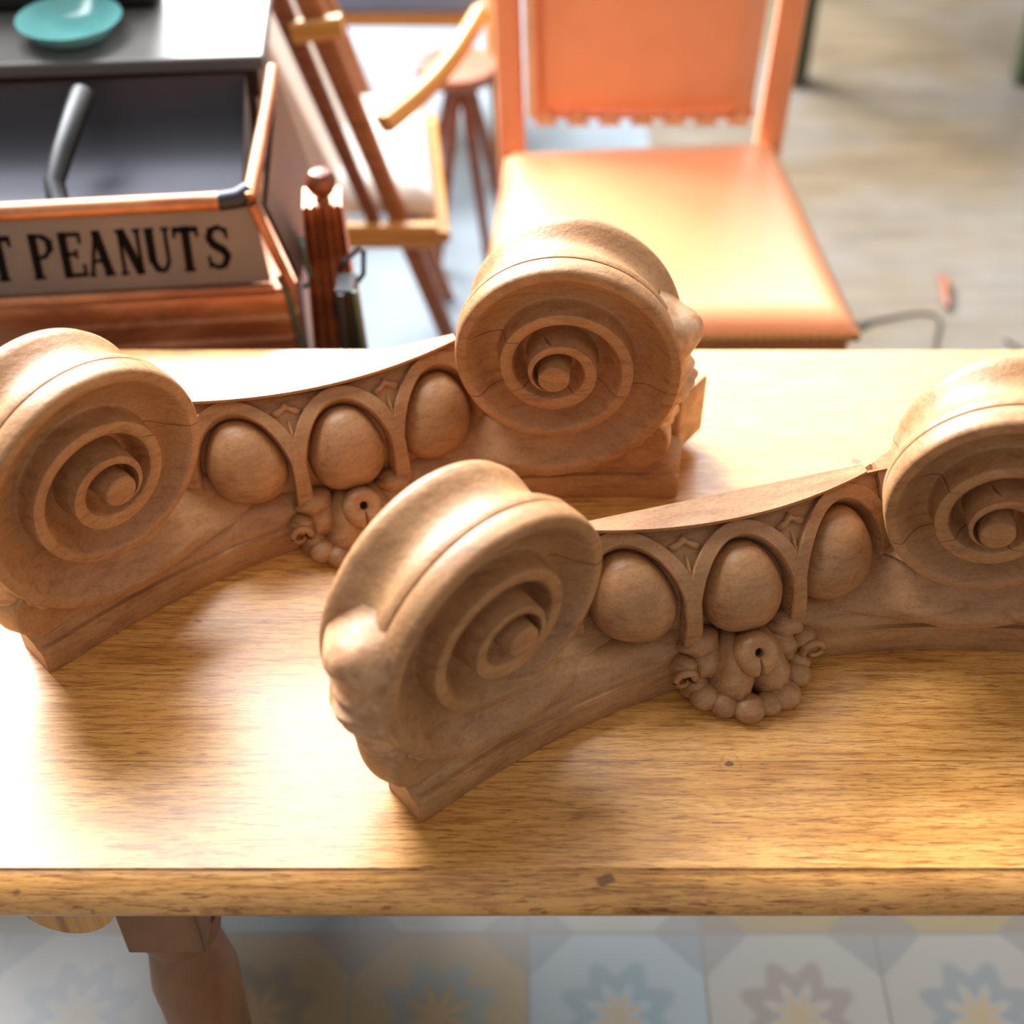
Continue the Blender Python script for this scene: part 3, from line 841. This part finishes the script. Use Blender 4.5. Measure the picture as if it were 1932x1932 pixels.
# letters: strokes (x0, v0, x1, v1, thickness) in letter units, thick stems with wedge serifs
GL = {
 'T': [(.5, 0, .5, 1, .26), (0, .93, 1, .93, .16), (.05, .76, .05, .96, .10), (.95, .76, .95, .96, .10), (.28, .03, .72, .03, .07)],
 'P': [(.25, 0, .25, 1, .26), (.05, .03, .5, .03, .07), (.1, .95, .6, .95, .10), (.6, .95, .86, .84, .16), (.86, .86, .86, .62, .22), (.86, .64, .6, .48, .14), (.6, .48, .3, .48, .10)],
 'E': [(.25, 0, .25, 1, .26), (.1, .95, .9, .95, .11), (.1, .05, .95, .05, .11), (.25, .52, .7, .52, .10), (.90, .75, .90, .98, .10), (.94, .02, .94, .28, .10), (.70, .42, .70, .62, .08)],
 'A': [(.12, 0, .50, 1, .12), (.50, 1, .84, 0, .27), (.28, .34, .74, .34, .09), (0, .03, .28, .03, .07), (.62, .03, 1.04, .03, .07)],
 'N': [(.16, 0, .16, 1, .12), (.20, 1, .82, 0, .27), (.86, 0, .86, 1, .12), (0, .03, .32, .03, .07), (.68, .97, 1.0, .97, .07), (0, .97, .3, .97, .07)],
 'U': [(.20, 1, .20, .25, .26), (.20, .28, .40, .05, .20), (.40, .06, .68, .06, .13), (.68, .06, .84, .25, .13), (.84, .22, .84, 1, .12), (.02, .97, .40, .97, .07), (.68, .97, 1.0, .97, .07)],
 'S': [(.88, .70, .86, .92, .10), (.86, .84, .60, .95, .12), (.62, .95, .30, .90, .15), (.30, .92, .16, .70, .22), (.16, .74, .34, .55, .24), (.32, .57, .70, .44, .26), (.68, .46, .86, .28, .24), (.86, .30, .66, .08, .20), (.68, .07, .34, .06, .13), (.36, .06, .12, .16, .12), (.12, .06, .10, .32, .10)],
}
LW = .0325
def letter(chr_, x, v0, wd, hgt):
    m = MB()
    for x0, a0, x1, a1, th in GL[chr_]:
        A_ = Vector((x + x0 * wd, v0 + a0 * hgt)); B_ = Vector((x + x1 * wd, v0 + a1 * hgt))
        d_ = (B_ - A_).normalized(); th *= wd * 1.22; n_ = Vector((-d_.y, d_.x)) * th / 2
        if abs(d_.y) < .2: n_ = Vector((0, 1)) * th * .9 / 2 * (hgt / wd) ** .3
        q = [A_ - n_, B_ - n_, B_ + n_, A_ + n_]
        f = lambda p, o_: plate_pt(p.x, (p.y) / (PT - PB), o_)
        vs = [f(p, .0015) for p in q] + [f(p, -.001) for p in q]
        m.add(vs, [(0, 1, 2, 3), (7, 6, 5, 4), (0, 4, 5, 1), (1, 5, 6, 2), (2, 6, 7, 3), (3, 7, 4, 0)])
    o = m.build('letter', M['ink'], np_, smooth=False, merge=False)
for c_, x in zip("TPEANUTS", [-.362, -.313, -.278, -.246, -.208, -.174, -.140, -.103]): letter(c_, x, .019, .030, .056)
# hammered, flaring side wall that runs back from the plate
m = MB(); rows = []
for i in range(9):
    f = i / 8
    rows.append([(-.030 + .030 * g + .010 * f, .024 + .27 * f, T + .112 - .112 * g + .03 * f * (1 - g) + 0.0 * g) for g in [k / 6 for k in range(7)]])
m.grid(rows); b_ = [[(x + .006, y, z - .003) for x, y, z in r] for r in rows]; m.grid(b_)
m.build('side_wall', M['hammered'], pr)
m = MB(); m.tube([(-.044, .026, T + .118), (-.036, .10, T + .128), (-.026, .20, T + .140), (-.020, .296, T + .148)], .009, 10); m.build('side_rail', M['copper'], pr)
m = MB(); m.tube([(-.040, .020, T + .112), (-.020, .010, T + .05), (-.004, .000, T + .004)], .006, 8); m.build('corner_bead', M['copper'], pr)
# pleated corner pier with a turned knob on top
m = MB(); rows = []
for i in range(13):
    f = i / 12; z = T - .42 + (.50) * f
    hw = .044 - .020 * f
    row = []
    for j in range(33):
        u = j / 32
        row.append((.043 - .004 * f + (u - .5) * 2 * hw, .052 - .006 * math.cos(u * 2 * PI * 5) * (1 - .3 * f) + .012 * f, z))
    row += [(.043 - .004 * f + hw, .11, z), (.043 - .004 * f - hw, .11, z)]
    rows.append(row)
m.grid(rows, cv=True)
for r_ in (rows[0], rows[-1]): m.add(r_, [tuple(range(len(r_)))])
m.build('pleated_pier', M['copper'], pr, angle=45)
m = MB(); m.box((.043, .081, (T - .42) / 2), (.08, .055, T - .42)); m.build('pier_foot', M['copper'], pr, bevel=.003)
m = MB(); m.lathe([(0, 0), (.010, .0), (.008, .008), (.014, .014), (.019, .024), (.019, .032), (.013, .042), (0, .046)], (.040, .078, T + .078), 20); m.build('knob', plain('red_green_knob', (112, 58, 36), .3, .2, .5, 60), pr)
for pts in ([(.012, .040, T + .052), (.013, .030, T + .045), (.014, .028, T + .018), (.018, .028, T + .002), (.014, .028, T - .010), (.008, .030, T - .014)],
            [(.082, .046, T + .028), (.060, .030, T + .020), (.054, .030, T + .004), (.056, .034, T - .010)],
            [(.086, .044, T + .026), (.084, .028, T + .002), (.070, .028, T - .018), (.050, .028, T - .030), (.044, .028, T - .046), (.046, .030, T - .064)]):
    m = MB(); m.tube(pts, .0035, 8); m.build('hook', M['verdigris'] if pts[0][0] < .05 else M['steel'], pr)
# dark steel bin behind the plate
m = MB(); rows = []
bp = [(.030, T + .105), (.045, T + .050), (.12, T + .034), (.22, T + .050), (.275, T + .10), (.285, T + .150)]
for i in range(13):
    x = WL + (-.055 - WL) * i / 12
    rows.append([(x, y, z) for y, z in bp])
m.grid(rows); m.add([(x, y + .004, z - .004) for r_ in rows for x, y, z in r_], [])
m.build('steel_bin', M['steel'], pr, angle=60)
m = MB(); m.add([(-.055, y, z) for y, z in bp], [tuple(range(len(bp)))]); m.build('bin_end', M['steel'], pr, smooth=False)
m = MB(); m.tube([(x_ + .085, y_, z_) for x_, y_, z_ in [(-.345, .245, T + .150), (-.350, .20, T + .145), (-.362, .15, T + .125), (-.372, .11, T + .105), (-.366, .08, T + .085), (-.350, .055, T + .075)]], [.016, .015, .014, .013, .014, .015], 12); m.build('iron_handle', M['black'], pr)
# low table with pale glossy top behind the roaster
lt = thing('iron_topped_stand', 'dark brown stand with pale glossy top behind the copper roaster', 'stand', (-.70, 1.845, 0), R(4))
M['gloss'] = plain('pale_glossy_top', (112, 108, 106), .38, 0, .1, 6)
m = MB(); m.box((0, 0, T + .139), (.72, .22, .020)); m.build('stand_top', M['gloss'], lt, bevel=.004)
m = MB(); m.box((0, 0, T + .106), (.70, .20, .046)); m.build('stand_frame', M['darkbrown'], lt, bevel=.004)
for x in (-.32, .32):
    for y in (-.075, .075):
        m = MB(); m.box((x, y, (T + .083) / 2), (.045, .045, T + .083)); m.build('leg', M['darkbrown'], lt, bevel=.004)
bw = thing('glass_dish', 'pale teal glass dish on the glossy stand at the top left', 'dish', (-.60, 1.815, T + .149))
m = MB(); m.lathe([(0, .004), (.03, .004), (.05, .014), (.068, .028), (.071, .030), (.054, .010), (.034, 0), (0, 0)], (0, 0, 0), 40); m.build('dish_body', M['teal'], bw)
bx = thing('black_case', 'black case standing at the back of the glossy stand', 'case', (-.76, 1.915, T + .149), R(4))
m = MB(); m.box((0, 0, .11), (.52, .06, .22)); m.build('case_body', M['black'], bx, bevel=.012)
m = MB(); m.tube([(-.06, 0, .215), (-.05, 0, .25), (.05, 0, .25), (.06, 0, .215)], .008, 8); m.build('case_handle', M['steel'], bx)
# black stand right of the roaster
bs = thing('black_metal_stand', 'black metal stand with green edge between the roaster and the wooden chair', 'stand', (-.205, 1.405, 0), R(0))
m = MB(); m.add([(-.012, 0, 0), (.055, 0, 0), (.012, .0, T + .018), (-.012, .0, T + .018), (-.012, .04, 0), (.055, .04, 0), (.012, .04, T + .018), (-.012, .04, T + .018)],
                [(0, 1, 2, 3), (7, 6, 5, 4), (0, 4, 5, 1), (1, 5, 6, 2), (2, 6, 7, 3), (3, 7, 4, 0)])
m.build('side_plate', M['black'], bs, smooth=False, bevel=.002)
m = MB(); bar(m, (.056, -.003, 0), (.013, -.003, T + .020), .006, .006); m.build('green_edge', M['verdigris'], bs)
m = MB(); bar(m, (-.004, -.004, 0), (-.004, -.004, T + .016), .008, .006); m.build('upright', M['steel'], bs)

# ------------------------------------------------------------------ wooden lounge chair
wc = thing('wooden_armchair', 'reclined wooden armchair with slanting frame bars and a white cushion', 'chair', (0, 0, 0))
def wbar(name, a, b, w, d, mat, w2=None, d2=None, bow=(0, 0, 0), parent=None):
    m = MB(); bar(m, a, b, w, d, w2, d2, 14, bow); return m.build(name, mat, parent or wc)
wbar('slanting_leg', (-.062, 2.10, .0), (-.335, 2.10, .90), .026, .028, M['orange_wood'], .040, .028)
wbar('slanting_leg', (-.14, 2.50, .0), (-.42, 2.50, .90), .026, .028, M['orange_wood'], .040, .028)
wbar('back_post', (-.232, 2.085, .425), (-.400, 2.10, .96), .022, .022, M['red_wood'], .034, .026)
wbar('back_post', (-.30, 2.48, .425), (-.46, 2.48, .96), .022, .022, M['red_wood'], .034, .026)
wbar('seat_rail', (-.335, 2.075, .428), (-.130, 2.075, .428), .048, .024, M['honey'])
wbar('seat_rail', (-.40, 2.49, .428), (-.17, 2.49, .428), .048, .024, M['honey'])
wbar('front_rail', (-.130, 2.07, .425), (-.170, 2.49, .425), .045, .024, M['honey'])
wbar('back_leg', (-.325, 2.08, .43), (-.42, 2.10, 0), .030, .030, M['orange_wood'])
wbar('back_leg', (-.40, 2.49, .43), (-.48, 2.50, 0), .030, .030, M['orange_wood'])
wbar('cross_bar', (-.345, 2.09, .790), (-.265, 2.09, .800), .036, .024, M['honey'])
wbar('armrest', (-.212, 2.10, .625), (-.055, 2.36, .700), .034, .030, M['honey'], .030, .026, (.01, 0, -.012))
m = MB(); cushion(m, [(-.34, 2.11), (-.135, 2.11), (-.17, 2.47), (-.38, 2.47)], .450, .500, .012, edge=.02); m.build('seat_cushion', M['white'], wc, angle=60)
m = MB(); rows = []
for i in range(13):
    f = i / 12
    rows.append([(-.352 - .15 * f + .05 * g[0], 2.12 + .34 * g[1], .50 + .42 * f) for g in ((0, 0), (1, .02), (1, .98), (0, 1))])
m.grid(rows, cv=True)
for r_ in (rows[0], rows[-1]): m.add(r_, [(0, 1, 2, 3)])
m.build('back_cushion', M['white'], wc, bevel=.01)

# ------------------------------------------------------------------ stool with splayed legs
st = thing('splayed_stool', 'small dark stool on thin splayed legs left of the orange chair', 'stool', (-.112, 2.66, 0))
for a, b in (((-.055, -.06), (.0, -.010)), ((.060, -.03), (.012, .0)), ((-.10, .10), (-.01, .02)), ((.10, .12), (.02, .03))):
    wbar('leg', (a[0], a[1], 0), (b[0], b[1], .42), .020, .020, M['red_wood'], .024, .024, parent=st)
m = MB(); m.lathe([(0, .405), (.03, .405), (.075, .430), (.085, .445), (.080, .458), (0, .462)], (0, 0, 0), 32); m.build('stool_seat', M['red_wood'], st)
# ------------------------------------------------------------------ armchair with blue cushion farther back
ac = thing('bentwood_armchair', 'pale bentwood armchair with blue-grey cushion, farthest back', 'chair', (-.30, 3.25, 0))
m = MB(); cushion(m, [(-.20, -.22), (.22, -.22), (.20, .22), (-.18, .22)], .40, .47, .02); m.build('seat_cushion', M['bluegrey'], ac, angle=60)
for x in (-.24, .26):
    m = MB(); m.tube([(x, -.27, 0), (x, -.28, .30), (x, -.25, .56), (x, -.12, .64), (x, .10, .62), (x, .27, .56), (x, .34, .30), (x, .38, 0)], .020, 10); m.build('bentwood_side', M['honey'], ac)
m = MB(); m.box((0, 0, .375), (.46, .42, .035)); m.build('seat_frame', M['honey'], ac, bevel=.005)
m = MB(); rows = [[(-.2 + .4 * u / 8, .22 + .10 * v / 8 + d_, .50 + .40 * v / 8) for u in range(9)] for d_, v in [(0, k) for k in range(9)] + [(.05, 8 - k) for k in range(9)]]
m.grid(rows, cu=True); m.build('back_cushion', M['bluegrey'], ac)
# ------------------------------------------------------------------ ladder-back chair at the top left
lb = thing('slatted_wood_chair', 'brown slatted wooden chair back behind the glossy stand', 'chair', (-.78, 2.62, 0), R(8))
for x in (-.16, -.08, 0, .08, .16):
    wbar('back_slat', (x, 0, .46), (x * 1.1, .06, .98), .034, .014, M['orange_wood'] if round(x * 100) % 16 else M['red_wood'], parent=lb)
for x in (-.22, .22):
    wbar('leg', (x, 0, 0), (x * 1.05, .07, 1.02), .038, .034, M['orange_wood'], parent=lb)
    wbar('leg', (x, .42, 0), (x, .42, .44), .036, .036, M['orange_wood'], parent=lb)
wbar('top_rail', (-.23, .07, .99), (.23, .07, .99), .055, .024, M['red_wood'], parent=lb)
wbar('seat_rail', (-.22, 0, .44), (.22, 0, .44), .05, .03, M['red_wood'], parent=lb)
m = MB(); m.box((0, .21, .455), (.46, .44, .025)); m.build('seat', M['orange_wood'], lb, bevel=.006)
# ------------------------------------------------------------------ green post and things on the floor
gp = thing('green_pedestal_table', 'dark green painted leg of a small table beyond the orange chair', 'table', (.757, 3.49, 0))
m = MB(); m.box((0, 0, .37), (.062, .062, .74)); m.build('leg', M['darkgreen'], gp, bevel=.006)
for x, y in ((.62, 0), (0, .62), (.62, .62)):
    m = MB(); m.box((x, y, .37), (.062, .062, .74)); m.build('leg', M['darkgreen'], gp, bevel=.006)
m = MB(); m.box((.31, .31, .755), (.74, .74, .03)); m.build('table_top', M['darkgreen'], gp, bevel=.006)
m = MB(); m.tube([(0, -.055, .010), (.004, -.01, .012), (.014, .03, .011), (.010, .065, .010)], [.006, .010, .011, .006], 10)
o = m.build('brown_stick', M['red_wood']); o.location = (.935, 2.50, 0); tag(o, 'short brown stick lying on the weathered boards right of the chair', 'stick')
m = MB(); pts = []
for k in range(60):
    a = k / 59
    pts.append((.42 * a + .05 * math.sin(a * 17), .22 * math.sin(a * 5) * (1 - a) + .06 * math.cos(a * 13), .004))
m.tube(pts, .0028, 6); o = m.build('thin_wire', M['black']); o.location = (.66, 2.28, 0); tag(o, 'thin dark wire tangled on the floorboards beside the orange chair', 'wire')
